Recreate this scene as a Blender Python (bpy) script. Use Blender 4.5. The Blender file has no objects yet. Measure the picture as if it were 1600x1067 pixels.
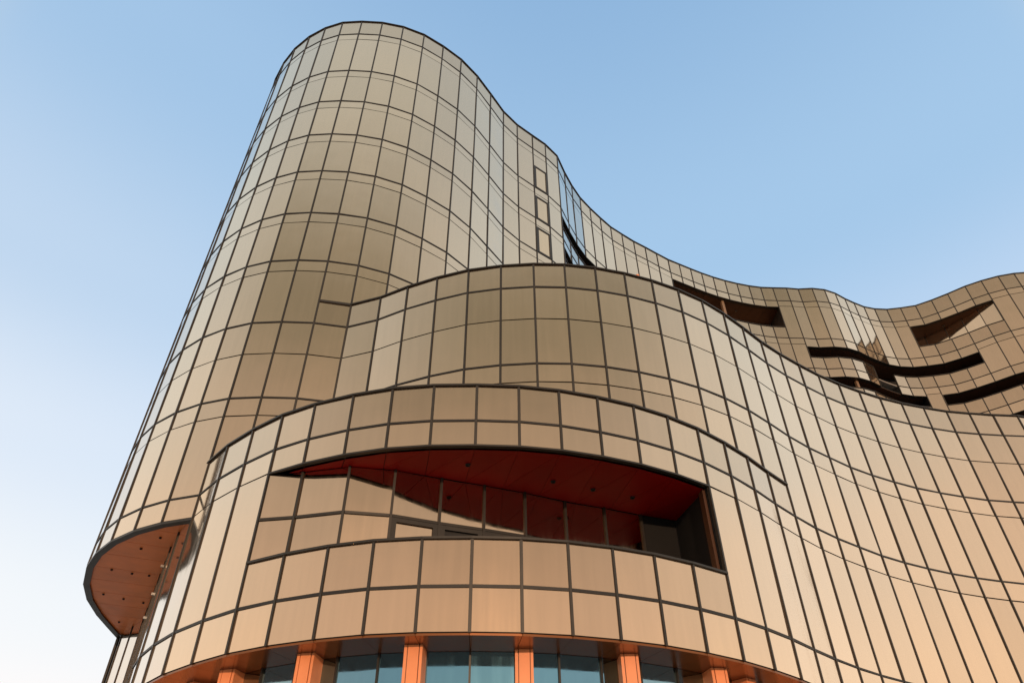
import bpy, bmesh, math, random
from mathutils import Vector, Matrix
from mathutils.geometry import tessellate_polygon
from mathutils.bvhtree import BVHTree

random.seed(7)
SC = bpy.context.scene
COL = SC.collection

# ------------------------------------------------------------------ camera
LENS, PITCH, ROLL = 25.036, 39.800, -0.456
cam_data = bpy.data.cameras.new('camera')
cam_data.lens = LENS
cam_data.sensor_width = 36.0
cam_data.clip_start = 0.1
cam_data.clip_end = 5000.0
cam = bpy.data.objects.new('camera', cam_data)
COL.objects.link(cam)
cam.matrix_world = (Matrix.Translation((0, 0, 1.6)) @ Matrix.Rotation(math.radians(90 + PITCH), 4, 'X')
                    @ Matrix.Rotation(math.radians(ROLL), 4, 'Z'))
SC.camera = cam

# ------------------------------------------------------------------ sky and sun
SUN_EL, SUN_AZ = 5.0, 172.0          # azimuth clockwise from +Y: the sun is almost down, behind the camera
world = bpy.data.worlds.new('World')
SC.world = world
world.use_nodes = True
wn, wl = world.node_tree.nodes, world.node_tree.links
wn.clear()
w_out = wn.new('ShaderNodeOutputWorld')
w_bg = wn.new('ShaderNodeBackground')
w_sky = wn.new('ShaderNodeTexSky')
w_sky.sky_type = 'NISHITA'
w_sky.sun_disc = False
w_sky.sun_elevation = math.radians(SUN_EL)
w_sky.sun_rotation = math.radians(SUN_AZ)
w_sky.altitude = 0
w_sky.air_density = 1.0
w_sky.dust_density = 1.6
w_sky.ozone_density = 1.0
w_bg.inputs['Strength'].default_value = 0.15
# evening haze: pale and warm low down all the way round; deep blue only high up in front,
# whiter towards the sides, greyer behind the camera
w_tc = wn.new('ShaderNodeTexCoord')
w_sep = wn.new('ShaderNodeSeparateXYZ')
wl.new(w_tc.outputs['Generated'], w_sep.inputs[0])
def sky_ramp(stops):
    r = wn.new('ShaderNodeValToRGB')
    cr = r.color_ramp
    cr.interpolation = 'EASE'
    while len(cr.elements) < len(stops): cr.elements.new(0.5)
    for el_, (ps, cl) in zip(cr.elements, stops):
        el_.position = ps; el_.color = (cl[0], cl[1], cl[2], 1)
    wl.new(w_sep.outputs['Z'], r.inputs['Fac'])
    return r.outputs['Color']
FRONT = sky_ramp([(0.00, (1.05, 0.92, 0.82)), (0.20, (0.98, 0.98, 1.02)), (0.35, (0.80, 0.90, 1.02)), (0.50, (0.60, 0.76, 0.98)),
                  (0.70, (0.41, 0.63, 0.89)), (1.00, (0.27, 0.475, 0.76))])
LEFT = sky_ramp([(0.00, (1.20, 1.06, 0.98)), (0.14, (1.14, 1.05, 1.01)), (0.28, (1.00, 1.02, 1.04)), (0.45, (0.81, 0.90, 1.02)),
                 (0.62, (0.58, 0.74, 0.94)), (0.82, (0.40, 0.61, 0.87)), (1.00, (0.27, 0.475, 0.76))])
SIDE = sky_ramp([(0.00, (1.25, 1.02, 0.78)), (0.20, (1.22, 1.06, 0.88)), (0.35, (1.05, 0.98, 0.88)), (0.50, (0.88, 0.92, 0.90)),
                 (0.70, (0.72, 0.81, 0.84)), (0.85, (0.56, 0.66, 0.72)), (1.00, (0.34, 0.46, 0.66))])
BACK = sky_ramp([(0.00, (1.25, 0.98, 0.76)), (0.30, (0.86, 0.77, 0.70)), (0.50, (0.57, 0.55, 0.50)),
                 (0.66, (0.355, 0.38, 0.325)), (0.85, (0.64, 0.74, 0.76)), (1.00, (0.36, 0.47, 0.64))])
w_flat = wn.new('ShaderNodeVectorMath'); w_flat.operation = 'MULTIPLY'
w_flat.inputs[1].default_value = (1, 1, 0)
w_nrm = wn.new('ShaderNodeVectorMath'); w_nrm.operation = 'NORMALIZE'
wl.new(w_tc.outputs['Generated'], w_flat.inputs[0]); wl.new(w_flat.outputs[0], w_nrm.inputs[0])
w_sep2 = wn.new('ShaderNodeSeparateXYZ'); wl.new(w_nrm.outputs[0], w_sep2.inputs[0])
def azimuth(lo, hi, sock, top=1.0):
    m = wn.new('ShaderNodeMapRange'); m.interpolation_type = 'SMOOTHSTEP'
    m.inputs['From Min'].default_value = lo; m.inputs['From Max'].default_value = hi
    m.inputs['To Max'].default_value = top
    wl.new(w_sep2.outputs[sock], m.inputs['Value']); return m.outputs[0]
def blend(fac, a_, b_):
    m = wn.new('ShaderNodeMix'); m.data_type = 'RGBA'
    wl.new(fac, m.inputs['Factor'])
    for sk, v_ in (('A', a_), ('B', b_)):
        if isinstance(v_, tuple): m.inputs[sk].default_value = v_
        else: wl.new(v_, m.inputs[sk])
    return m.outputs['Result']
side_back = blend(azimuth(-0.15, -0.95, 'Y'), SIDE, BACK)
front_glow = blend(azimuth(0.25, -0.85, 'X', 1.0), FRONT, LEFT)
all_round = blend(azimuth(0.59, 0.37, 'Y'), front_glow, side_back)
w_scale = wn.new('ShaderNodeVectorMath'); w_scale.operation = 'SCALE'
w_scale.inputs['Scale'].default_value = 1.0 / 0.15
wl.new(all_round, w_scale.inputs[0])
w_mix = wn.new('ShaderNodeMix'); w_mix.data_type = 'RGBA'
w_mix.inputs['Factor'].default_value = 0.90
wl.new(w_sky.outputs['Color'], w_mix.inputs['A'])
wl.new(w_scale.outputs[0], w_mix.inputs['B'])
wl.new(w_mix.outputs['Result'], w_bg.inputs['Color'])
wl.new(w_bg.outputs[0], w_out.inputs['Surface'])

sun_data = bpy.data.lights.new('sun', 'SUN')
sun_data.energy = 2.0
sun_data.angle = math.radians(0.5)
sun_data.color = (1.0, 0.66, 0.42)
sun = bpy.data.objects.new('sun', sun_data)
COL.objects.link(sun)
az, el = math.radians(SUN_AZ), math.radians(SUN_EL)
sdir = Vector((math.sin(az) * math.cos(el), math.cos(az) * math.cos(el), math.sin(el)))
sun.rotation_euler = sdir.to_track_quat('Z', 'Y').to_euler()
sun.location = sdir * 60

SC.view_settings.view_transform = 'Standard'
SC.view_settings.look = 'None'
SC.view_settings.gamma = 1.0
SC.view_settings.exposure = 0.0
SC.view_settings.use_curve_mapping = False

# ------------------------------------------------------------------ materials
def material(name):
    m = bpy.data.materials.new(name)
    m.use_nodes = True
    nt = m.node_tree
    return m, nt, nt.nodes, nt.links, nt.nodes['Principled BSDF']

def glass_material(name, base, see=0.0, rough=0.045, wave=0.012, coat=0.0, metal=0.965):
    m, nt, N, L, p = material(name)
    oi = N.new('ShaderNodeObjectInfo')
    tc = N.new('ShaderNodeTexCoord')
    geo = N.new('ShaderNodeNewGeometry')
    # pane-to-pane difference of the coated glass
    mr = N.new('ShaderNodeMapRange')
    mr.inputs['To Min'].default_value = 0.89
    mr.inputs['To Max'].default_value = 1.05
    L.new(oi.outputs['Random'], mr.inputs['Value'])
    # faint dust streaks running down the pane
    mp = N.new('ShaderNodeMapping')
    mp.inputs['Scale'].default_value = (5.0, 5.0, 0.35)
    L.new(geo.outputs['Position'], mp.inputs['Vector'])
    nz = N.new('ShaderNodeTexNoise')
    nz.inputs['Scale'].default_value = 1.0
    nz.inputs['Detail'].default_value = 4.0
    L.new(mp.outputs[0], nz.inputs['Vector'])
    mr2 = N.new('ShaderNodeMapRange')
    mr2.inputs['From Min'].default_value = 0.3
    mr2.inputs['From Max'].default_value = 0.7
    mr2.inputs['To Min'].default_value = 0.965
    mr2.inputs['To Max'].default_value = 1.025
    L.new(nz.outputs['Fac'], mr2.inputs['Value'])
    mul = N.new('ShaderNodeMath'); mul.operation = 'MULTIPLY'
    L.new(mr.outputs[0], mul.inputs[0]); L.new(mr2.outputs[0], mul.inputs[1])
    vm = N.new('ShaderNodeVectorMath'); vm.operation = 'SCALE'
    vm.inputs[0].default_value = base
    L.new(mul.outputs[0], vm.inputs['Scale'])
    # interference coating: bronze face on, paling at grazing angles
    lw = N.new('ShaderNodeLayerWeight'); lw.inputs['Blend'].default_value = 0.5
    pw = N.new('ShaderNodeMath'); pw.operation = 'POWER'; pw.inputs[1].default_value = 1.6
    L.new(lw.outputs['Facing'], pw.inputs[0])
    mg = N.new('ShaderNodeMix'); mg.data_type = 'RGBA'
    mg.inputs['B'].default_value = (1.0, 0.89, 0.73, 1)
    L.new(pw.outputs[0], mg.inputs['Factor']); L.new(vm.outputs[0], mg.inputs['A'])
    L.new(mg.outputs['Result'], p.inputs['Base Color'])
    p.inputs['Metallic'].default_value = metal
    mr3 = N.new('ShaderNodeMapRange')
    mr3.inputs['From Min'].default_value = 0.35
    mr3.inputs['From Max'].default_value = 0.75
    mr3.inputs['To Min'].default_value = rough
    mr3.inputs['To Max'].default_value = rough + 0.07
    L.new(nz.outputs['Fac'], mr3.inputs['Value'])
    L.new(mr3.outputs[0], p.inputs['Roughness'])
    p.inputs['Coat Weight'].default_value = coat
    p.inputs['Coat Roughness'].default_value = 0.02
    # slight bow of the heat-strengthened panes
    n2 = N.new('ShaderNodeTexNoise')
    n2.inputs['Scale'].default_value = 0.55
    n2.inputs['Detail'].default_value = 1.5
    va = N.new('ShaderNodeVectorMath'); va.operation = 'ADD'
    sc = N.new('ShaderNodeVectorMath'); sc.operation = 'SCALE'
    sc.inputs[0].default_value = (31.0, 17.0, 23.0)
    L.new(oi.outputs['Random'], sc.inputs['Scale'])
    L.new(geo.outputs['Position'], va.inputs[0]); L.new(sc.outputs[0], va.inputs[1])
    L.new(va.outputs[0], n2.inputs['Vector'])
    bp = N.new('ShaderNodeBump')
    bp.inputs['Strength'].default_value = 1.0
    bp.inputs['Distance'].default_value = wave
    L.new(n2.outputs['Fac'], bp.inputs['Height'])
    L.new(bp.outputs[0], p.inputs['Normal'])
    L.new(bp.outputs[0], p.inputs['Coat Normal'])
    if see > 0:
        tr = N.new('ShaderNodeBsdfTransparent')
        tr.inputs['Color'].default_value = (0.80, 0.72, 0.58, 1)
        mx = N.new('ShaderNodeMixShader')
        mx.inputs[0].default_value = see
        L.new(p.outputs[0], mx.inputs[1]); L.new(tr.outputs[0], mx.inputs[2])
        L.new(mx.outputs[0], N['Material Output'].inputs['Surface'])
    return m

def metal_material(name, base, metallic=0.6, rough=0.4, var=0.15, scale=3.0, spec=0.5):
    m, nt, N, L, p = material(name)
    geo = N.new('ShaderNodeNewGeometry')
    nz = N.new('ShaderNodeTexNoise')
    nz.inputs['Scale'].default_value = scale
    nz.inputs['Detail'].default_value = 5.0
    L.new(geo.outputs['Position'], nz.inputs['Vector'])
    oi = N.new('ShaderNodeObjectInfo')
    ad = N.new('ShaderNodeMath'); ad.operation = 'MULTIPLY_ADD'
    ad.inputs[1].default_value = 0.25
    L.new(oi.outputs['Random'], ad.inputs[0]); L.new(nz.outputs['Fac'], ad.inputs[2])
    mr = N.new('ShaderNodeMapRange')
    mr.inputs['From Min'].default_value = 0.35
    mr.inputs['From Max'].default_value = 0.9
    mr.inputs['To Min'].default_value = 1.0 - var
    mr.inputs['To Max'].default_value = 1.0 + var
    L.new(ad.outputs[0], mr.inputs['Value'])
    vm = N.new('ShaderNodeVectorMath'); vm.operation = 'SCALE'
    vm.inputs[0].default_value = base
    L.new(mr.outputs[0], vm.inputs['Scale'])
    L.new(vm.outputs[0], p.inputs['Base Color'])
    p.inputs['Metallic'].default_value = metallic
    p.inputs['Roughness'].default_value = rough
    p.inputs['Specular IOR Level'].default_value = spec
    return m

GOLD = (0.69, 0.445, 0.272)
M_GLASS = glass_material('bronze_reflective_glass', GOLD)
M_PARAPET = glass_material('bronze_parapet_glass', GOLD, see=0.12)
M_BALC = glass_material('balcony_bronze_glass', GOLD, metal=1.0)
M_SASH = glass_material('sash_glass', (0.80, 0.47, 0.23))
M_SHOP = glass_material('ground_floor_glass', (0.15, 0.33, 0.44), see=0.0, wave=0.004, metal=1.0)
M_MULL = metal_material('dark_bronze_mullion', (0.036, 0.029, 0.022), 0.35, 0.42)
M_TRANS = metal_material('dark_transom', (0.016, 0.012, 0.009), 0.2, 0.5)
M_BLACK = metal_material('black_trim_and_interior', (0.012, 0.010, 0.009), 0.0, 0.7)  # dark trim, and the painted-in shade of dark interiors
M_CORE = metal_material('dark_backing', (0.006, 0.005, 0.004), 0.0, 0.9)
M_CAP = metal_material('dark_coping', (0.035, 0.029, 0.023), 0.4, 0.4)
M_COPPER = metal_material('copper_soffit', (0.74, 0.215, 0.055), 0.3, 0.40, 0.12, 1.2)
M_RED = metal_material('deep_red_soffit', (0.24, 0.003, 0.002), 0.0, 0.5, 0.10, 1.0, 0.12)
M_BROWN = metal_material('brown_soffit', (0.075, 0.028, 0.011), 0.2, 0.5)
M_BRONZE = metal_material('bronze_soffit', (0.20, 0.065, 0.015), 0.5, 0.25, 0.12, 1.5)
M_ORANGE = metal_material('orange_column_cladding', (0.88, 0.30, 0.115), 0.0, 0.5, 0.08, 2.0)
M_TAN = metal_material('tan_post', (0.25, 0.15, 0.085), 0.1, 0.5)
M_ORANGE_D = metal_material('orange_groove', (0.16, 0.05, 0.02), 0.1, 0.5)
M_STEEL = metal_material('brushed_rail', (0.42, 0.40, 0.36), 0.9, 0.3)
M_ROOF = metal_material('grey_roof_membrane', (0.22, 0.21, 0.19), 0.0, 0.8)
M_TERR = metal_material('terrace_paving', (0.24, 0.21, 0.18), 0.0, 0.8)

# ------------------------------------------------------------------ the building's plan (metres)
Z = {'Lbot': 7.84, 'Lbp': 10.505, 'Ltop': 16.013, 'Mtop': 24.731, 'T1': 45.357, 'T2': 41.749, 'T3': 38.184, 'T4': 34.627, 'T5': 31.032, 'T6': 27.425, 'Ta': 50.23, 'To1b': 46.739, 'To1t': 49.375, 'To3b': 43.069, 'To3t': 44.341, 'To4b': 39.605, 'To4t': 40.803, 'Ttop': 51.994, 'a': 23.34, 'b': 21.484, 'c': 19.104, 'd': 18.194, 'e': 14.6, 'f': 13.677, 'g': 9.099}
def table(start_list):
    s, pts = start_list
    return {s + i: p for i, p in enumerate(pts)}
LP = table((-3, [(-12.951, 25.849), (-11.990, 24.611), (-10.868, 23.397), (-9.589, 22.316), (-8.265, 21.366), (-6.947, 20.703), (-5.503, 20.162), (-4.095, 19.803), (-2.661, 19.647), (-1.202, 19.642), (0.218, 19.742), (1.596, 19.996), (2.956, 20.407), (4.283, 20.935), (5.600, 21.638), (6.855, 22.468), (8.066, 23.455), (9.210, 24.527), (10.334, 25.718), (11.453, 26.833), (12.668, 27.953), (13.915, 28.975), (15.191, 29.898), (16.534, 30.833), (17.919, 31.649), (19.308, 32.364), (20.720, 33.007), (22.160, 33.555), (23.612, 34.017), (25.119, 34.417), (26.569, 34.651), (28.037, 34.822), (29.520, 34.945)]))
MP = table((2, [(-7.663, 24.962), (-6.169, 24.469), (-4.812, 23.776), (-3.392, 23.193), (-1.934, 22.731), (-0.469, 22.483), (0.990, 22.377), (2.377, 22.432), (3.773, 22.647), (5.138, 23.006), (6.457, 23.487), (7.775, 24.104), (9.042, 24.873), (10.283, 25.804)]))
TP = table((-6, [(-20.627, 38.190), (-20.402, 36.566), (-20.124, 34.706), (-19.642, 32.674), (-18.934, 30.810), (-17.929, 28.967), (-16.949, 27.634), (-15.869, 26.543), (-14.595, 25.635), (-13.302, 25.008), (-11.978, 24.619), (-10.589, 24.550), (-9.127, 24.646), (-7.663, 24.962), (-6.214, 25.560), (-4.894, 26.445), (-3.630, 27.488), (-2.491, 28.833), (-1.504, 30.350), (-0.537, 31.896), (0.553, 33.117), (1.793, 34.124), (2.874, 34.989), (3.910, 36.143), (4.618, 37.802), (5.328, 39.220), (6.143, 40.568), (7.128, 41.785), (8.163, 42.926), (9.226, 44.030), (10.363, 44.919), (11.591, 45.841), (12.785, 46.608), (13.996, 47.428), (15.246, 48.251), (16.437, 48.881), (17.671, 49.527), (18.883, 50.139), (20.148, 50.716), (21.440, 51.221), (22.756, 51.654), (24.051, 52.002), (25.305, 52.244), (26.560, 52.323), (27.967, 52.379), (29.218, 52.540), (30.607, 52.452), (31.935, 52.661), (33.216, 53.199), (34.492, 54.010), (35.696, 54.667), (36.955, 55.284), (38.192, 55.616), (39.527, 55.720), (40.879, 55.509), (42.314, 55.164), (43.609, 54.352), (44.849, 53.404), (46.119, 52.316), (47.371, 51.540), (48.752, 50.906), (50.141, 50.533)]))
for c in range(16, 30):
    MP[c] = LP[c]
INNER = [(-8.27, 21.37), (-7.05, 21.20), (-5.41, 20.85), (-3.94, 21.12), (-2.44, 21.72), (-1.00, 22.23), (0.40, 22.77), (1.85, 23.47), (3.31, 24.00), (4.73, 24.59), (6.16, 25.10)]
QLINE = [(-12.51, 25.27), (-13.10, 26.18), (-14.02, 27.62), (-14.82, 29.19), (-15.44, 30.31), (-16.95, 33.19), (-18.34, 35.76), (-20.59, 38.21)]
SOFF_LIGHTS = [(-13.83, 26.27), (-14.99, 27.27), (-17.09, 29.37), (-16.41, 29.81), (-15.77, 30.05), (-18.69, 32.17), (-18.03, 32.77), (-17.33, 33.29), (-19.58, 35.90)]
RED_LIGHTS = [(-1.50, 20.78), (1.38, 21.96), (2.80, 22.56), (4.26, 23.17), (6.80, 23.46)]
SEAM = [(-18.21, 30.06), (-15.79, 31.13)]
ORIGIN = Vector((2.0, 24.0, 0.0))

def resample(pts, step, start=None):
    pts = [Vector(p) for p in pts]
    out = [pts[0]] if start is None else [Vector(start)]
    cur = out[0]; i = 1
    while i < len(pts):
        d = (pts[i] - cur).length
        if d >= step:
            cur = cur + (pts[i] - cur) * (step / d)
            out.append(cur)
        else:
            i += 1
    return [tuple(p) for p in out]

# the low wall goes on under the tower's overhang, as far as its nose
qs = resample([LP[-2], LP[-3]] + QLINE[2:], 1.56)
del LP[-3]
for i, p in enumerate(qs[1:]):
    LP[-3 - i] = p
L_END = min(LP)
# tower: back wall beyond the nose, and made-up wings out of view at right
x, y = TP[-6]
for i in range(1, 26):
    TP[-6 - i] = (x - 0.10 * i + 0.004 * i * i, y + 1.56 * i)
T_START = min(TP)
d0 = Vector(TP[55]) - Vector(TP[54])
a = math.atan2(d0.y, d0.x); p = Vector(TP[55])
for i in range(1, 22):
    a += math.radians(9.0 if i < 12 else 0.5)  # invented bend that keeps the unseen wing out of the reflections
    p = p + Vector((math.cos(a), math.sin(a))) * 1.42
    TP[55 + i] = tuple(p)
T_END = max(TP)
d0 = Vector(LP[29]) - Vector(LP[28])
a = math.atan2(d0.y, d0.x); p = Vector(LP[29])
for i in range(1, 30):
    a += math.radians(10.0 if i < 8 else 0.0)  # unseen too, turned aside so the concave wall doesn't mirror it
    p = p + Vector((math.cos(a), math.sin(a))) * 1.46
    LP[29 + i] = tuple(p); MP[29 + i] = tuple(p)
LM_END = max(LP)

def normal_out(P, c):
    """outward plan normal at column c (walls run left to right, outside is on the right hand)"""
    a = Vector(P.get(c - 1, P[c])); b = Vector(P.get(c + 1, P[c]))
    t = (b - a).normalized()
    return Vector((t.y, -t.x))

# ------------------------------------------------------------------ building helpers
building = bpy.data.objects.new('glass_building', None)
COL.objects.link(building)
building.location = ORIGIN
building.empty_display_size = 2
building['label'] = 'curving bronze glass building with a tall rounded tower and stepped balconies'
building['category'] = 'building'

def add_mesh(name, verts, faces, mat, parent=building, origin=None, mats=None, midx=None):
    origin = Vector(origin) if origin is not None else Vector(ORIGIN)
    me = bpy.data.meshes.new(name)
    me.from_pydata([tuple(Vector(v) - origin) for v in verts], [], faces)
    if mats:
        for m_ in mats: me.materials.append(m_)
        me.polygons.foreach_set('material_index', midx)
    else:
        me.materials.append(mat)
    me.update()
    o = bpy.data.objects.new(name, me)
    COL.objects.link(o)
    if parent is not None:
        o.parent = parent
        po = Vector(parent['_o']) if '_o' in parent else Vector(ORIGIN)
        o.location = origin - po
    else:
        o.location = origin
    ORIG[o.name] = origin.copy()
    return o
ORIG = {}

class MB:
    def __init__(self): self.v = []; self.f = []
    def hexa(self, p8):
        n = len(self.v); self.v += [tuple(p) for p in p8]
        for q in ((0, 3, 2, 1), (4, 5, 6, 7), (0, 1, 5, 4), (1, 2, 6, 5), (2, 3, 7, 6), (3, 0, 4, 7)):
            self.f.append(tuple(n + k for k in q))
    def prism(self, quad, z0, z1):
        """vertical prism over a plan quad"""
        self.hexa([(q[0], q[1], z0) for q in quad] + [(q[0], q[1], z1) for q in quad])
    def bar(self, A, B, z0, z1, o0, o1):
        """straight wall piece from plan point A to B, from offset o0 to o1 outwards"""
        A = Vector(A); B = Vector(B); t = (B - A).normalized(); n = Vector((t.y, -t.x))
        self.prism([A + n * o1, B + n * o1, B + n * o0, A + n * o0], z0, z1)
    def build(self, name, mat, parent=building, origin=None):
        if not self.v: return None
        return add_mesh(name, self.v, self.f, mat, parent, origin)

def slab(name, poly, z0, z1, mat):
    poly = [Vector((p[0], p[1], 0)) for p in poly]
    tris = tessellate_polygon([poly])
    n = len(poly)
    v = [(p.x, p.y, z1) for p in poly] + [(p.x, p.y, z0) for p in poly]
    f = [tuple(t) for t in tris] + [tuple(n + k for k in reversed(t)) for t in tris]
    f += [(i, (i + 1) % n, n + (i + 1) % n, n + i) for i in range(n)]
    o = add_mesh(name, v, f, mat)
    bm = bmesh.new(); bm.from_mesh(o.data); bmesh.ops.recalc_face_normals(bm, faces=bm.faces); bm.to_mesh(o.data); bm.free()
    return o

# ------------------------------------------------------------------ the curtain walls
DARK = {'Ttop', 'Ta', 'T1', 'T2', 'T3', 'T4', 'T5', 'T6', 'a', 'c', 'e', 'g', 'Mtop', 'Ltop'}
THIN = 0.74
for k in ('Ta', 'T1', 'T2', 'T3', 'T4', 'T5', 'T6'):
    Z[k + 't'] = Z[k] - THIN
Z['To6t'] = Z['T3'] - 0.98
Z['To6b'] = Z['T4'] + 1.35
panes = []          # (kind, A, B, z0, z1, top gap, bottom gap)
open_bays = {}      # (wall, bay) -> list of (z0, z1)

def gap(line):
    if line in DARK: return 0.045
    if line in ('Ttop', 'Mtop', 'Ltop'): return 0.05
    return 0.029

def bays(wall, P, c, rows):
    A, B = P[c], P[c + 1]
    for kind, top, bot in rows:
        if kind is None:
            open_bays.setdefault((wall, c), []).append((Z[bot], Z[top]))
        else:
            panes.append([kind, Vector(A), Vector(B), Z[bot], Z[top], gap(top), gap(bot)])

G, S, PP = 'glass_panel', 'spandrel_panel', 'parapet_panel'
def tower_rows(c):
    r = [(PP, 'Ttop', 'Ta')]
    op1 = (28 <= c < 37) or (48 <= c < 53)
    op3 = (17 <= c < 26) or (38 <= c < 51)
    op3x = c in (43, 44)
    op4 = (17 <= c < 24) or (38 <= c < 47) or c >= 48
    op6 = c >= 50
    if op1:
        r += [(S, 'Ta', 'To1t'), (None, 'To1t', 'To1b'), (PP, 'To1b', 'T1')]
    elif c == 15:
        Z['sash1'] = 48.04
        r += [(S, 'Ta', 'Tat'), (G, 'Tat', 'sash1'), ('sash', 'sash1', 'T1')]
    else:
        r += [(S, 'Ta', 'Tat'), (G, 'Tat', 'T1')]
    if op3:
        r += [(S, 'T1', 'To3t')]
        if op3x:
            r += [(None, 'To3t', 'T2')]
        else:
            r += [(None, 'To3t', 'To3b'), (PP, 'To3b', 'T2')]
    elif c == 15:
        Z['sash2'] = 44.33
        r += [(S, 'T1', 'T1t'), (G, 'T1t', 'sash2'), ('sash', 'sash2', 'T2')]
    else:
        r += [(S, 'T1', 'T1t'), (G, 'T1t', 'T2')]
    if op4:
        if op3x:
            r += [(None, 'T2', 'To4b')]
        else:
            r += [(S, 'T2', 'To4t'), (None, 'To4t', 'To4b')]
        r += [(PP, 'To4b', 'T3')]
    elif c == 15:
        Z['sash3'] = 40.80
        r += [(S, 'T2', 'T2t'), (G, 'T2t', 'sash3'), ('sash', 'sash3', 'T3')]
    else:
        r += [(S, 'T2', 'T2t'), (G, 'T2t', 'T3')]
    if op6:
        r += [(S, 'T3', 'To6t'), (None, 'To6t', 'To6b'), (PP, 'To6b', 'T4')]
    else:
        r += [(S, 'T3', 'T3t'), (G, 'T3t', 'T4')]
    r += [(S, 'T4', 'T4t'), (G, 'T4t', 'T5'), (S, 'T5', 'T5t'), (G, 'T5t', 'T6'), (S, 'T6', 'T6t'), (G, 'T6t', 'a')]
    if c <= 6:
        r += [(G, 'a', 'b'), (G, 'b', 'c'), (S, 'c', 'd'), (G, 'd', 'e'), (S, 'e', 'f')]
        if c == 6:                       # the middle tier's parapet starts on this bay
            pass
        if c < -6:
            r += [(G, 'f', 'g'), (S, 'g', 'Lbot')]
    return r

Z['Mt_'] = Z['Mtop']
for c in range(T_START, T_END):
    rows = tower_rows(c)
    if c == 6:
        rows = [q for q in rows if q[1:] != ('T6t', 'a')] + [(G, 'T6t', 'Mtop'), (PP, 'Mtop', 'a')]
    bays('T', TP, c, rows)
for c in range(7, 3, -1):
    pass
MP[2] = TP[7]
for c in range(2, LM_END):
    rows = [(PP, 'Mtop', 'a'), (G, 'a', 'b'), (G, 'b', 'c'), (S, 'c', 'd'), (G, 'd', 'e')]
    if c >= 16:
        rows += [(S, 'e', 'f'), (G, 'f', 'g'), (S, 'g', 'Lbot')]
    bays('M', MP, c, rows)
for c in range(L_END, 16):
    rows = []
    if c >= -3: rows += [(PP, 'Ltop', 'e'), (S, 'e', 'f')]
    if 1 <= c < 12:
        rows += [(None, 'f', 'Lbp'), (PP, 'Lbp', 'g')]
    else:
        rows += [(G, 'f', 'g')]
    rows += [(S, 'g', 'Lbot')]
    bays('L', LP, c, rows)

# which panes the street sees, to keep the largest in view as parts of their own
quads_v, quads_f = [], []
for k, A, B, z0, z1, gt, gb in panes:
    n = len(quads_v)
    quads_v += [Vector((A.x, A.y, z0)), Vector((B.x, B.y, z0)), Vector((B.x, B.y, z1)), Vector((A.x, A.y, z1))]
    quads_f.append((n, n + 1, n + 2, n + 3))
bvh = BVHTree.FromPolygons(quads_v, quads_f)
EYE = Vector((0, 0, 1.6))
inv = cam.matrix_world.inverted()
def scr(p):
    q = inv @ Vector(p)
    if q.z > -0.1: return None
    return (q.x / -q.z * LENS / 36.0, q.y / -q.z * LENS / 36.0)
def seen(i):
    k, A, B, z0, z1, gt, gb = panes[i]
    hit = 0
    for u in (0.12, 0.5, 0.88):
        for w in (0.12, 0.5, 0.88):
            p = Vector((A.x + (B.x - A.x) * u, A.y + (B.y - A.y) * u, z0 + (z1 - z0) * w))
            s_ = scr(p)
            if s_ is None or abs(s_[0]) > 0.5 or abs(s_[1]) > 0.334: continue
            d = p - EYE
            loc, nor, idx, dist = bvh.ray_cast(EYE, d.normalized(), d.length + 1)
            if idx == i: hit += 1
    if not hit: return 0.0
    c = [scr(v) for v in quads_v[4 * i:4 * i + 4]]
    ar = 0.0
    for j in range(4):
        x0, y0 = c[j]; x1, y1 = c[(j + 1) % 4]
        ar += x0 * y1 - x1 * y0
    return abs(ar) / 2 * hit / 9.0

MW = 0.048      # half width kept free for the mullion
def pane_geo(A, B, z0, z1, gt, gb, proud=0.0, th=0.035, side=MW):
    t = (B - A).normalized(); n = Vector((t.y, -t.x))
    a = A + t * side + n * proud; b = B - t * side + n * proud
    ai = a - n * th; bi = b - n * th
    return [(a.x, a.y, z0 + gb), (b.x, b.y, z0 + gb), (bi.x, bi.y, z0 + gb), (ai.x, ai.y, z0 + gb),
            (a.x, a.y, z1 - gt), (b.x, b.y, z1 - gt), (bi.x, bi.y, z1 - gt), (ai.x, ai.y, z1 - gt)]
HEX = [(0, 3, 2, 1), (4, 5, 6, 7), (0, 1, 5, 4), (1, 2, 6, 5), (2, 3, 7, 6), (3, 0, 4, 7)]

def tilt(v8, A, B, rng):
    """each pane sits a hair out of true in its frame"""
    t = (B - A).normalized(); n = Vector((t.y, -t.x))
    w = (B - A).length; zc = (v8[0][2] + v8[4][2]) / 2
    mid = (A + B) / 2
    k1 = rng.gauss(0, 0.0045); k2 = rng.gauss(0, 0.0025)
    out = []
    for v in v8:
        s_ = (Vector((v[0], v[1])) - mid).dot(t)
        o_ = s_ * k1 + (v[2] - zc) * k2
        out.append((v[0] + n.x * o_, v[1] + n.y * o_, v[2]))
    return out

rank = {}
for i, pn in enumerate(panes):
    if pn[0] != 'sash':
        rank.setdefault(pn[0], []).append((seen(i), i))
rng = random.Random(3)
for kind, lst in rank.items():
    lst.sort(key=lambda q: -q[0])
    mat = M_PARAPET if kind == PP else M_GLASS
    rest = MB()
    for j, (s_, i) in enumerate(lst):
        k, A, B, z0, z1, gt, gb = panes[i]
        v8 = tilt(pane_geo(A, B, z0, z1, gt, gb), A, B, rng)
        if j < 295 and s_ > 0:
            c = ((A.x + B.x) / 2, (A.y + B.y) / 2, (z0 + z1) / 2)
            add_mesh(kind, v8, HEX, mat, building, c)
        else:
            rest.hexa(v8)
    o = rest.build(kind, mat)
    if o: o['kind'] = 'stuff'

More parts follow.
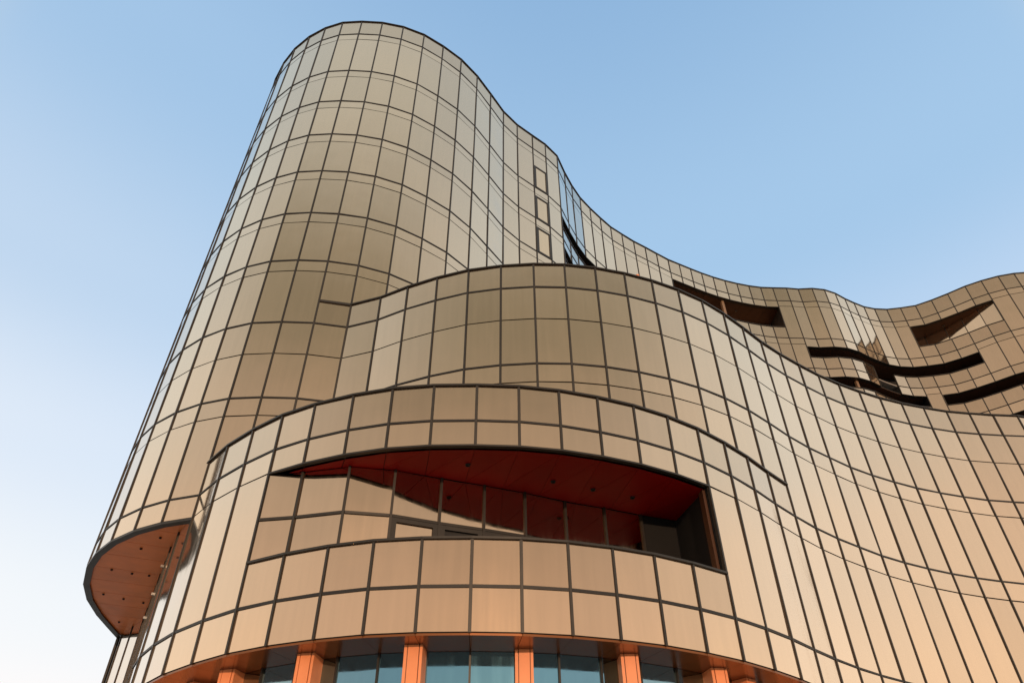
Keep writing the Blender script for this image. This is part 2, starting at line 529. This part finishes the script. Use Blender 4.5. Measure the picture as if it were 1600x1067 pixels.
# opening casements in the tower
for pn in [q for q in panes if q[0] == 'sash']:
    k, A, B, z0, z1, gt, gb = pn
    t = (B - A).normalized(); n = Vector((t.y, -t.x))
    c = ((A.x + B.x) / 2, (A.y + B.y) / 2, (z0 + z1) / 2)
    fr = MB()
    w = 0.17
    L_ = (B - A).length
    fr.bar(A + t * MW, A + t * (MW + w), z0 + gb, z1, -0.05, 0.045)
    fr.bar(B - t * (MW + w * 0.8), B - t * MW, z0 + gb, z1, -0.05, 0.045)
    fr.bar(A + t * (MW + w), B - t * (MW + w * 0.8), z1 - 0.13, z1, -0.05, 0.04)
    fr.bar(A + t * (MW + w), B - t * (MW + w * 0.8), z0 + gb, z0 + gb + 0.10, -0.05, 0.04)
    f_ = fr.build('window_frame', M_MULL, building, c)
    f_['_o'] = c
    add_mesh('window_pane', pane_geo(A + t * w, B - t * w * 0.8, z0 + 0.1, z1 - 0.13, 0.0, gb), HEX, M_SASH, f_, c)

# backing behind the opaque glass, one per wall
for nm, kinds in (('backing_wall', (G, S, 'sash')),):
    mb = MB()
    for k, A, B, z0, z1, gt, gb in panes:
        if k in kinds:
            mb.bar(A, B, z0, z1, -0.16, -0.075)
    o = mb.build(nm, M_CORE)

# ------------------------------------------------------------------ mullions
def solid_ranges(wall, c):
    """z ranges where bay c of a wall is glazed"""
    rs = []
    src = {'T': TP, 'M': MP, 'L': LP}[wall]
    if c not in src or c + 1 not in src: return []
    A, B = Vector(src[c]), Vector(src[c + 1])
    for q in panes:
        if (q[1] - A).length < 1e-6 and (q[2] - B).length < 1e-6: rs.append((q[3], q[4]))
    return rs

def merge(rs):
    rs = sorted(tuple(r) for r in rs); out = []
    for a, b in rs:
        if out and a <= out[-1][1] + 1e-3: out[-1][1] = max(out[-1][1], b)
        else: out.append([a, b])
    return out

def mullion(P, c, ranges, name='mullion', half=0.047, proud=0.042, mat=M_MULL):
    if not ranges: return
    n = normal_out(P, c); t = Vector((-n.y, n.x)); p = Vector(P[c])
    mb = MB()
    for a, b in ranges:
        # face, then a narrower nose so that the edge catches light
        mb.prism([p - t * half + n * (proud - 0.02), p + t * half + n * (proud - 0.02), p + t * half - n * 0.07, p - t * half - n * 0.07], a, b)
        mb.prism([p - t * (half - 0.011) + n * proud, p + t * (half - 0.011) + n * proud, p + t * (half - 0.011) + n * (proud - 0.0195), p - t * (half - 0.011) + n * (proud - 0.0195)], a, b)
    mb.build(name, mat, building, (p.x, p.y, ranges[0][0]))

for wall, P, c0, c1 in (('T', TP, T_START, T_END), ('M', MP, 3, LM_END), ('L', LP, L_END, 15)):
    for c in range(c0, c1 + 1):
        rs = merge(solid_ranges(wall, c - 1) + solid_ranges(wall, c))
        if wall == 'M' and c == 16: rs = merge(rs + solid_ranges('L', 15))
        for r in rs: mullion(P, c, [tuple(r)])

# ------------------------------------------------------------------ transoms (dark) and joints (thin)
def transom(P, c0, c1, z, half, proud, name='transom', mat=M_TRANS):
    mb = MB()
    for c in range(c0, c1):
        A, B = Vector(P[c]), Vector(P[c + 1]); t = (B - A).normalized()
        mb.bar(A + t * MW, B - t * MW, z - half, z + half, -0.06, proud)
    m_ = P[(c0 + c1) // 2]
    mb.build(name, mat, building, (m_[0], m_[1], z))

DT, DP = 0.036, 0.030
for k in ('Ta', 'T1', 'T2', 'T3', 'T4', 'T5', 'T6'):
    if k in ('T2',):
        transom(TP, T_START, 43, Z[k], DT, DP); transom(TP, 45, T_END, Z[k], DT, DP)
    else:
        transom(TP, T_START, T_END, Z[k], DT, DP)
for k in ('a', 'c', 'e'):
    transom(TP, T_START, 7, Z[k], DT, DP)
    transom(MP, 2 if k != 'e' else 16, LM_END, Z[k], DT, DP)
transom(LP, -3, 16, Z['e'], DT, DP)
transom(LP, L_END, 16, Z['g'], DT + 0.008, DP)
transom(MP, 16, LM_END, Z['g'], DT, DP)
transom(TP, T_START, -6, Z['g'], DT, DP)
transom(TP, 6, 7, Z['Mtop'], 0.06, 0.06, 'coping', M_CAP)

# ------------------------------------------------------------------ copings on the parapets and sills of the openings
def coping(P, c0, c1, z, h=0.045, out=0.075, inn=0.10, name='coping', mat=M_CAP, under=False):
    mb = MB()
    for c in range(c0, c1):
        A, B = Vector(P[c]), Vector(P[c + 1])
        na, nb = normal_out(P, c), normal_out(P, c + 1)
        z0, z1 = (z - h, z) if under else (z - 0.02, z + h)
        mb.prism([A + na * out, B + nb * out, B - nb * inn, A - na * inn], z0, z1)
    m_ = P[(c0 + c1) // 2]
    mb.build(name, mat, building, (m_[0], m_[1], z))
coping(TP, T_START, T_END, Z['Ttop'])
coping(MP, 2, LM_END, Z['Mtop'])
coping(LP, -3, 16, Z['Ltop'], 0.05)
coping(LP, 1, 12, Z['Lbp'], 0.05)
for (c0, c1, k) in ((28, 37, 'To1b'), (48, 53, 'To1b'), (17, 26, 'To3b'), (38, 43, 'To3b'), (45, 51, 'To3b'),
                    (17, 24, 'To4b'), (38, 47, 'To4b'), (48, T_END, 'To4b'), (50, T_END, 'To6b')):
    coping(TP, c0, c1, Z[k], 0.03, 0.06)
# dark reveals that close the undersides of the walls over the openings
def reveal(P, c0, c1, z, depth=0.32, h=0.05, out=0.05, mat=M_CAP):
    coping(P, c0, c1, z, h, out, depth, 'reveal', mat, under=True)
reveal(LP, 1, 12, Z['f'], 0.22, 0.06)
for (c0, c1, k) in ((28, 37, 'To1t'), (48, 53, 'To1t'), (17, 26, 'To3t'), (38, 51, 'To3t'), (17, 24, 'To4t'),
                    (38, 43, 'To4t'), (45, 47, 'To4t'), (48, T_END, 'To4t'), (50, T_END, 'To6t')):
    reveal(TP, c0, c1, Z[k])
reveal(TP, -6, 4, Z['f'], 0.24, 0.10, 0.03)

# ------------------------------------------------------------------ roofs and terraces
back = [(TP[T_END][0], 110.0), (TP[T_START][0], 110.0)]
slab('roof', [TP[c] for c in range(T_START, T_END + 1)] + back, Z['Ta'] - 0.5, Z['Ta'] - 0.1, M_ROOF) if False else None
def inset(P, c, d):
    n = normal_out(P, c); return (P[c][0] - n.x * d, P[c][1] - n.y * d)
slab('roof', [inset(TP, c, 0.2) for c in range(T_START, T_END + 1)] + [(TP[T_END][0], 90.0), (TP[T_START][0], 90.0)], Z['Ta'] - 0.45, Z['Ta'] - 0.1, M_ROOF)
slab('terrace', [inset(MP, c, 0.2) for c in range(3, LM_END + 1)] +
     [(TP[c][0], TP[c][1]) for c in range(T_END, 7, -1)], Z['a'] - 0.45, Z['a'] - 0.1, M_TERR)
slab('terrace', [inset(LP, c, 0.2) for c in range(-1, 16)] +
     [MP[c] for c in range(15, 2, -1)] + [TP[c] for c in range(7, 3, -1)], Z['e'] - 0.45, Z['e'] - 0.1, M_TERR)

# guard rails standing just behind the parapet glass
def guard(P, c0, c1, ztop, zbot, off=0.42):
    mb = MB()
    for c in range(c0, c1):
        A, B = Vector(inset(P, c, off)), Vector(inset(P, c + 1, off))
        for zz, h in ((ztop - 0.30, 0.07), (ztop - 0.62, 0.05)):
            mb.bar(A, B, zz - h, zz, -0.03, 0.03)
        t = (B - A).normalized()
        M_ = (A + B) / 2 + t * 0.3
        mb.bar(M_ - t * 0.03, M_ + t * 0.03, zbot, ztop - 0.37, -0.03, 0.03)
    m_ = P[(c0 + c1) // 2]
    mb.build('guard_rail', M_STEEL, building, (m_[0], m_[1], zbot))
guard(TP, -2, 56, Z['Ttop'], Z['Ta'] - 0.1)
guard(MP, 3, 34, Z['Mtop'], Z['a'] - 0.1)
guard(LP, -1, 15, Z['Ltop'], Z['e'] - 0.1)

# ------------------------------------------------------------------ balconies let into the tower
def recess(P, c0, c1, ztop, zbot, depth, ceil_mat=M_BROWN, wall_mat=M_GLASS, floor=True, zfloor=None, end_dark=True):
    """ceiling panels, floor slab, back wall (bronze glass, or near-black for a shaded interior) and two end walls; depth(u) metres behind the wall"""
    zf = zfloor if zfloor is not None else zbot - 1.2
    N_ = c1 - c0
    o = [Vector(P[c]) - normal_out(P, c) * 0.10 for c in range(c0, c1 + 1)]
    i_ = [Vector(inset(P, c, depth((c - c0) / N_))) for c in range(c0, c1 + 1)]
    cx, cy = P[(c0 + c1) // 2]
    for k in range(N_):
        mb = MB()
        a, b, c_, d = o[k], o[k + 1], i_[k + 1], i_[k]
        e1 = (b - a).normalized() * 0.008
        mb.prism([a + e1, b - e1, c_ - e1, d + e1], ztop - 0.045, ztop - 0.005)
        mb.build('soffit_panel', ceil_mat, building, ((a.x + c_.x) / 2, (a.y + c_.y) / 2, ztop))
    top = MB(); fl = MB(); bk = MB()
    for k in range(N_):
        top.prism([o[k], o[k + 1], i_[k + 1], i_[k]], ztop + 0.0, ztop + 0.10)
        fl.prism([o[k], o[k + 1], i_[k + 1], i_[k]], zf - 0.15, zf)
    top.build('balcony_ceiling', M_CORE, building, (cx, cy, ztop))
    fl.build('balcony_floor', M_TERR, building, (cx, cy, zf))
    for k in range(N_):
        A, B = i_[k], i_[k + 1]
        v8 = pane_geo(A, B, zf, ztop - 0.05, 0.0, 0.0, 0.0, 0.03, 0.03)
        add_mesh('balcony_glass', v8, HEX, wall_mat, building, ((A.x + B.x) / 2, (A.y + B.y) / 2, (zf + ztop) / 2))
        bk.bar(A, B, zf, ztop, -0.14, -0.06)
        t = (B - A).normalized()
        if k: bk.bar(A - t * 0.03, A + t * 0.03, zf, ztop - 0.05, -0.05, 0.04)
    bk.bar(o[0], i_[0], zf, ztop, -0.05, 0.0)
    bk.bar(i_[-1], o[-1], zf, ztop, -0.05, 0.0)
    bk.build('balcony_wall', M_BLACK, building, (cx, cy, zf))

recess(TP, 28, 37, Z['To1t'], Z['To1b'], lambda u: 2.6, zfloor=Z['T1'] + 0.1)
recess(TP, 48, 53, Z['To1t'], Z['To1b'], lambda u: 2.6 - 2.35 * u, zfloor=Z['T1'] + 0.1)
recess(TP, 17, 26, Z['To3t'], Z['To3b'], lambda u: 2.0, zfloor=Z['T2'] + 0.1, wall_mat=M_BLACK)  # slim openings: interior shade painted as a near-black back wall
recess(TP, 38, 51, Z['To3t'], Z['To3b'], lambda u: 2.2, zfloor=Z['T2'] + 0.1, wall_mat=M_BLACK)
recess(TP, 17, 24, Z['To4t'], Z['To4b'], lambda u: 2.0, zfloor=Z['T3'] + 0.1, wall_mat=M_BLACK)
recess(TP, 38, 47, Z['To4t'], Z['To4b'], lambda u: 2.2, zfloor=Z['T3'] + 0.1, wall_mat=M_BLACK)
recess(TP, 48, T_END, Z['To4t'], Z['To4b'], lambda u: 2.2, zfloor=Z['T3'] + 0.1, wall_mat=M_BLACK)
recess(TP, 50, T_END, Z['To6t'], Z['To6b'], lambda u: 2.0, zfloor=Z['T4'] + 0.1, wall_mat=M_BLACK)
# lining of the notch that joins the two balconies
mb = MB()
for c in (43, 44):
    a, b = Vector(inset(TP, c, 0.1)), Vector(inset(TP, c + 1, 0.1))
    mb.bar(a, b, Z['To4t'], Z['T2'], -2.1, -2.0)
mb.bar(Vector(inset(TP, 43, 0.0)), Vector(inset(TP, 43, 2.0)), Z['To4t'], Z['T2'], -0.04, 0.0)
mb.bar(Vector(inset(TP, 45, 0.0)), Vector(inset(TP, 45, 2.0)), Z['To4t'], Z['T2'], -0.04, 0.0)
mb.build('balcony_wall', M_BLACK)

def disc_light(name, x, y, z, r, mat_ring, mat_lens, h=0.05):
    n = 16; v = []; f = []
    for rr, zz in ((r, z), (r, z - h), (r * 0.72, z - h), (r * 0.72, z - h * 0.4)):
        for k in range(n):
            a_ = 2 * math.pi * k / n
            v.append((x + rr * math.cos(a_), y + rr * math.sin(a_), zz))
    for j in range(3):
        for k in range(n):
            f.append((j * n + k, j * n + (k + 1) % n, (j + 1) * n + (k + 1) % n, (j + 1) * n + k))
    f.append(tuple(3 * n + k for k in range(n)))
    mi = [0] * (3 * n) + [1]
    add_mesh(name, v, f, None, building, (x, y, z), [mat_ring, mat_lens], mi)

def post(name, x, y, z0, z1, w, mat, ang=0.0):
    mb = MB(); t = Vector((math.cos(ang), math.sin(ang))) * w / 2; n = Vector((t.y, -t.x)); p = Vector((x, y))
    mb.prism([p - t + n, p + t + n, p + t - n, p - t - n], z0, z1)
    mb.build(name, mat, building, (x, y, z0))
q = inset(TP, 32, 0.7); post('balcony_post', (q[0] + TP[33][0]) / 2, (q[1] + TP[33][1] + 0.2) / 2, Z['T1'], Z['To1t'] - 0.045, 0.26, M_TAN, 0.3)
q = inset(TP, 41, 0.5); post('balcony_post', q[0], q[1], Z['T3'], Z['To4t'] - 0.045, 0.24, M_TAN, 0.3)
for c, k in ((34, 'To1t'), (33, 'To1t'), (50, 'To1t')):
    q = inset(TP, c, 1.2); disc_light('downlight', q[0], q[1], Z[k] - 0.045, 0.11, M_STEEL, M_CORE)

# ------------------------------------------------------------------ copper soffit under the tower's nose
zs = Z['f']
def clip(poly, nrm, d, keep_ge=True):
    out = []
    for k in range(len(poly)):
        a, b = poly[k], poly[(k + 1) % len(poly)]
        da, db = a.dot(nrm) - d, b.dot(nrm) - d
        if not keep_ge: da, db = -da, -db
        if da >= 0: out.append(a)
        if (da > 0 and db < 0) or (da < 0 and db > 0):
            out.append(a + (b - a) * (da / (da - db)))
    return out
lowline = [Vector(LP[c]) for c in range(L_END, -1)]        # nose end first
ring = [Vector(inset(TP, c, 0.12)) for c in range(4, -7, -1)]
poly = ring + [p_ + Vector((0.12, 0.02)) for p_ in lowline[:-1]]
sd = (Vector(SEAM[1]) - Vector(SEAM[0])).normalized(); sn = Vector((-sd.y, sd.x))
ds = [p_.dot(sn) for p_ in poly]
d_ = min(ds); step = 1.55
while d_ < max(ds):
    q = clip(clip(poly, sn, d_ + 0.012), sn, d_ + step - 0.012, False)
    if len(q) >= 3:
        pv = [Vector((p_.x, p_.y, 0)) for p_ in q]
        tr = tessellate_polygon([pv]); n = len(q)
        v = [(p_.x, p_.y, zs + 0.03) for p_ in q] + [(p_.x, p_.y, zs - 0.02) for p_ in q]
        f = [tuple(t_) for t_ in tr] + [tuple(n + k for k in reversed(t_)) for t_ in tr]
        f += [(k, (k + 1) % n, n + (k + 1) % n, n + k) for k in range(n)]
        cx = sum(p_.x for p_ in q) / n; cy = sum(p_.y for p_ in q) / n
        o = add_mesh('soffit_panel', v, f, M_COPPER, building, (cx, cy, zs))
        o['label'] = 'copper coloured ceiling strip under the tower'
    d_ += step
slab('soffit_backing', [(p_.x, p_.y) for p_ in poly], zs + 0.05, zs + 0.30, M_CORE)
for x, y in SOFF_LIGHTS:
    disc_light('downlight', x, y, zs - 0.02, 0.052, M_BLACK, M_STEEL)

# ------------------------------------------------------------------ big red balcony in the low tier
zc, zfl = Z['f'] - 0.06, Z['g'] + 0.10
inn = [Vector(p_) for p_ in INNER]
outer = [Vector(inset(LP, c, 0.10)) for c in range(1, 13)]
inn_end = inn[-1]
K = len(inn)
# ceiling panels: one pair of triangles per bay
for k in range(11):
    a, b = outer[k], outer[k + 1]
    u0, u1 = k / 11 * (K - 1), (k + 1) / 11 * (K - 1)
    def at(u):
        j = min(int(u), K - 2); return inn[j] + (inn[j + 1] - inn[j]) * (u - j)
    c_, d = at(u1), at(u0)
    for tri in ((a, b, d), (b, c_, d)):
        m_ = (tri[0] + tri[1] + tri[2]) / 3
        if (tri[0] - tri[1]).length < 0.05 or (tri[1] - tri[2]).length < 0.05 or (tri[0] - tri[2]).length < 0.05: continue
        q = [p_ + (m_ - p_) * (0.018 / max(0.3, (m_ - p_).length)) for p_ in tri]
        v = [(p_.x, p_.y, zc + 0.03) for p_ in q] + [(p_.x, p_.y, zc) for p_ in q]
        o = add_mesh('soffit_panel', v, [(0, 1, 2), (5, 4, 3), (0, 3, 4, 1), (1, 4, 5, 2), (2, 5, 3, 0)], M_RED, building, (m_.x, m_.y, zc))
        o['label'] = 'deep red triangular ceiling panel'
pl = [tuple(p_) for p_ in outer] + [tuple(p_) for p_ in reversed(inn)]
slab('balcony_ceiling', pl, zc + 0.035, zc + 0.3, M_CORE)
slab('balcony_floor', pl, zfl - 0.2, zfl, M_TERR)
ZTR = 11.97
wallbk = MB()
for k in range(1, K - 1):
    A, B = inn[k], inn[k + 1]
    c = ((A.x + B.x) / 2, (A.y + B.y) / 2, zfl)
    if k < 9:
        add_mesh('balcony_glass', pane_geo(A, B, ZTR + 0.05, zc - 0.03, 0.0, 0.0, 0.0, 0.03, 0.035), HEX, M_BALC, building, (c[0], c[1], 12.8))
    if k in (3, 4, 5, 6, 7):
        # sliding sash: shut leaf in glass, open ones filled black as interior shade
        t = (B - A).normalized()
        fr = MB()
        fr.bar(A + t * 0.04, A + t * 0.20, zfl, ZTR - 0.2, -0.03, 0.05)
        fr.bar(B - t * 0.20, B - t * 0.04, zfl, ZTR - 0.2, -0.03, 0.05)
        fr.bar(A + t * 0.04, B - t * 0.04, ZTR - 0.2, ZTR - 0.06, -0.03, 0.05)
        f_ = fr.build('door_frame', M_MULL, building, c); f_['_o'] = c
        add_mesh('door_pane', pane_geo(A + t * 0.16, B - t * 0.16, zfl, ZTR - 0.2, 0, 0, -0.02 if k == 3 else -0.05), HEX, M_BALC if k == 3 else M_BLACK, f_, c)
    else:
        add_mesh('balcony_glass', pane_geo(A, B, zfl, ZTR - 0.05, 0.0, 0.0, 0.0, 0.03, 0.035), HEX, M_BALC if k < 9 else M_BLACK, building, (c[0], c[1], 10.5))  # last bay near-black, shade at the balcony's end painted in
    wallbk.bar(A, B, zfl, zc + 0.12, -0.16, -0.08)
A, B = inn[0], inn[1]
add_mesh('balcony_glass', pane_geo(A, B, ZTR + 0.05, zc - 0.03, 0.0, 0.0, 0.0, 0.03, 0.035), HEX, M_BALC, building, (A.x, A.y, 12.8))
add_mesh('balcony_glass', pane_geo(A, B, zfl, ZTR - 0.05, 0.0, 0.0, 0.0, 0.03, 0.035), HEX, M_BALC, building, (A.x, A.y, 10.5))
wallbk.bar(A, B, zfl, zc + 0.12, -0.16, -0.08)
wallbk.build('balcony_wall', M_CORE)
for k in range(1, K - 1):
    nA = (inn[k + 1] - inn[k - 1]).normalized(); n = Vector((nA.y, -nA.x)); p = inn[k]
    mb = MB(); mb.prism([p - nA * 0.04 + n * 0.07, p + nA * 0.04 + n * 0.07, p + nA * 0.04 - n * 0.06, p - nA * 0.04 - n * 0.06], zfl, zc - 0.002)
    mb.build('mullion', M_MULL, building, (p.x, p.y, zfl))
mb = MB()
for k in range(0, 8):
    t = (inn[k + 1] - inn[k]).normalized()
    mb.bar(inn[k] + t * 0.045, inn[k + 1] - t * 0.045, ZTR - 0.045, ZTR + 0.045, -0.05, 0.045)
mb.build('transom', M_MULL, building, (inn[4].x, inn[4].y, ZTR))
mb = MB()
mb.bar(inn[-1] - (outer[-1] - inn[-1]).normalized() * 0.2, outer[-1], zfl, zc + 0.12, -0.12, 0.0)
mb.build('end_wall', M_CORE, building, (inn[-1].x, inn[-1].y, zfl))
mb = MB()
mb.bar(outer[-1] + Vector((-0.05, 0.12)), outer[-1] + Vector((-0.12, 0.42)), zfl, zc, -0.1, 0.05)
mb.build('jamb', M_BROWN, building, (outer[-1].x, outer[-1].y, zfl))
for x, y in RED_LIGHTS:
    disc_light('downlight', x, y, zc, 0.085, M_BLACK, M_CORE)
# handrail on the balustrade
guard(LP, 1, 12, Z['Lbp'] + 0.12, zfl, 0.35)

# ------------------------------------------------------------------ ground floor: soffit, columns, recessed glazing
zb = Z['Lbot']
SP = {}
for c in range(L_END, LM_END + 1):
    SP[c] = LP[c] if c < 16 else MP[c]
def off(c, d):
    n = normal_out(SP, c); return Vector(SP[c]) - n * d
for c in range(L_END, LM_END):
    a, b = off(c, 0.03), off(c + 1, 0.03); c_, d = off(c + 1, 2.6), off(c, 2.6)
    t = (b - a).normalized() * 0.006
    mb = MB(); mb.prism([a + t, b - t, c_ - t, d + t], zb - 0.06, zb)
    o = mb.build('soffit_panel', M_BRONZE, building, ((a.x + c_.x) / 2, (a.y + c_.y) / 2, zb))
mb = MB()
for c in range(L_END, LM_END):
    mb.prism([off(c, 0.05), off(c + 1, 0.05), off(c + 1, 2.9), off(c, 2.9)], zb + 0.012, zb + 0.2)
mb.build('soffit_backing', M_CORE)
GD = 1.45
def column(p, t):
    n = Vector((t.y, -t.x)); p = p - n * 0.245
    z0, z1 = 0.0, zb - 0.062
    core = MB(); core.prism([p - t * 0.22 + n * 0.20, p + t * 0.22 + n * 0.20, p + t * 0.22 - n * 0.45, p - t * 0.22 - n * 0.45], z0, z1)
    o = core.build('column', M_ORANGE_D, building, (p.x, p.y, 0)); o['_o'] = (p.x, p.y, 0)
    def plate(t0, t1, n0, n1):
        mb = MB(); mb.prism([p + t * t0 + n * n1, p + t * t1 + n * n1, p + t * t1 + n * n0, p + t * t0 + n * n0], z0, z1 - 0.004)
        mb.build('cladding', M_ORANGE, o, (p.x, p.y, 0))
    plate(-0.255, -0.17, 0.202, 0.235)
    plate(-0.145, 0.155, 0.202, 0.245)
    plate(0.18, 0.255, 0.202, 0.235)
    plate(-0.255, -0.222, -0.44, 0.199)
    plate(0.222, 0.255, -0.44, 0.199)
COLS = [((-8.60, 22.63), -14), ((-5.90, 21.10), -10), ((-2.78, 20.42), -4), ((0.27, 20.91), 0), ((3.29, 21.42), 4), ((6.18, 22.90), 12)]
for (px, py), ang in COLS:
    column(Vector((px, py)), Vector((math.cos(math.radians(ang)), math.sin(math.radians(ang)))))
for c in list(range(-9, 0, 2)) + list(range(13, LM_END - 2, 2)):
    column(off(c, 0.9), (off(c + 1, 0) - off(c - 1, 0)).normalized())
sill = MB(); 
for c in range(L_END, LM_END):
    A, B = off(c, GD), off(c + 1, GD)
    m_ = (A + B) / 2
    add_mesh('ground_floor_glass', pane_geo(A, B, 0.35, zb - 0.07, 0, 0, 0, 0.03, 0.03), HEX, M_SHOP, building, (m_.x, m_.y, 4))
    sill.bar(A, B, 0.0, 0.35, -0.15, 0.04)
    sill.bar(A, B, 0.35, zb - 0.06, -0.4, -0.3)
    p = off(c, GD); n = normal_out(SP, c); t = Vector((-n.y, n.x))
    mb = MB(); mb.prism([p - t * 0.028 + n * 0.07, p + t * 0.028 + n * 0.07, p + t * 0.028 - n * 0.05, p - t * 0.028 - n * 0.05], 0.3, zb - 0.063)
    mb.build('mullion', M_MULL, building, (p.x, p.y, 0))
sill.build('plinth', M_CORE)

# small amber warning light on the middle parapet
p = (Vector(MP[11]) * 0.5 + Vector(MP[12]) * 0.5)
disc_light('warning_light', p.x, p.y + 0.05, Z['Mtop'] + 0.17, 0.09, M_ORANGE, M_ORANGE, 0.12)

# small fixings on the wall under the tower
for (cc, zz) in ((-4.2, 12.9), (-5.0, 12.2), (-5.3, 11.4)):
    c = int(math.floor(cc)); A, B = Vector(LP[c]), Vector(LP[c + 1]); u = cc - c
    p = A + (B - A) * u; n = normal_out(LP, c)
    mb = MB(); mb.bar(p, p + (B - A).normalized() * 0.09, zz, zz + 0.09, 0.0, 0.16)
    mb.build('wall_bracket', M_STEEL, building, (p.x, p.y, zz))

# ------------------------------------------------------------------ the ground
def ground_mat():
    m, nt, N, L, p = material('grey_plaza_paving')
    geo = N.new('ShaderNodeNewGeometry')
    br = N.new('ShaderNodeTexBrick')
    br.inputs['Scale'].default_value = 1.0
    br.inputs['Color1'].default_value = (0.42, 0.38, 0.33, 1)
    br.inputs['Color2'].default_value = (0.48, 0.44, 0.38, 1)
    br.inputs['Mortar'].default_value = (0.12, 0.11, 0.10, 1)
    br.inputs['Mortar Size'].default_value = 0.008
    L.new(geo.outputs['Position'], br.inputs['Vector'])
    L.new(br.outputs['Color'], p.inputs['Base Color'])
    p.inputs['Roughness'].default_value = 0.75
    return m
def sheet(name, x0, y0, x1, y1, z, mat, label=None):
    me = bpy.data.meshes.new(name)
    me.from_pydata([(x0, y0, z), (x1, y0, z), (x1, y1, z), (x0, y1, z)], [], [(0, 1, 2, 3)])
    me.materials.append(mat)
    o = bpy.data.objects.new(name, me); COL.objects.link(o)
    o['kind'] = 'structure'
    return o
sheet('ground', -3000, -3000, 3000, 3000, -0.02, metal_material('distant_ground', (0.16, 0.15, 0.12), 0.0, 0.9, 0.3, 0.02))
sheet('pavement', -120, -120, 160, 140, 0.0, ground_mat())

for o in bpy.data.objects:
    if '_o' in o: del o['_o']
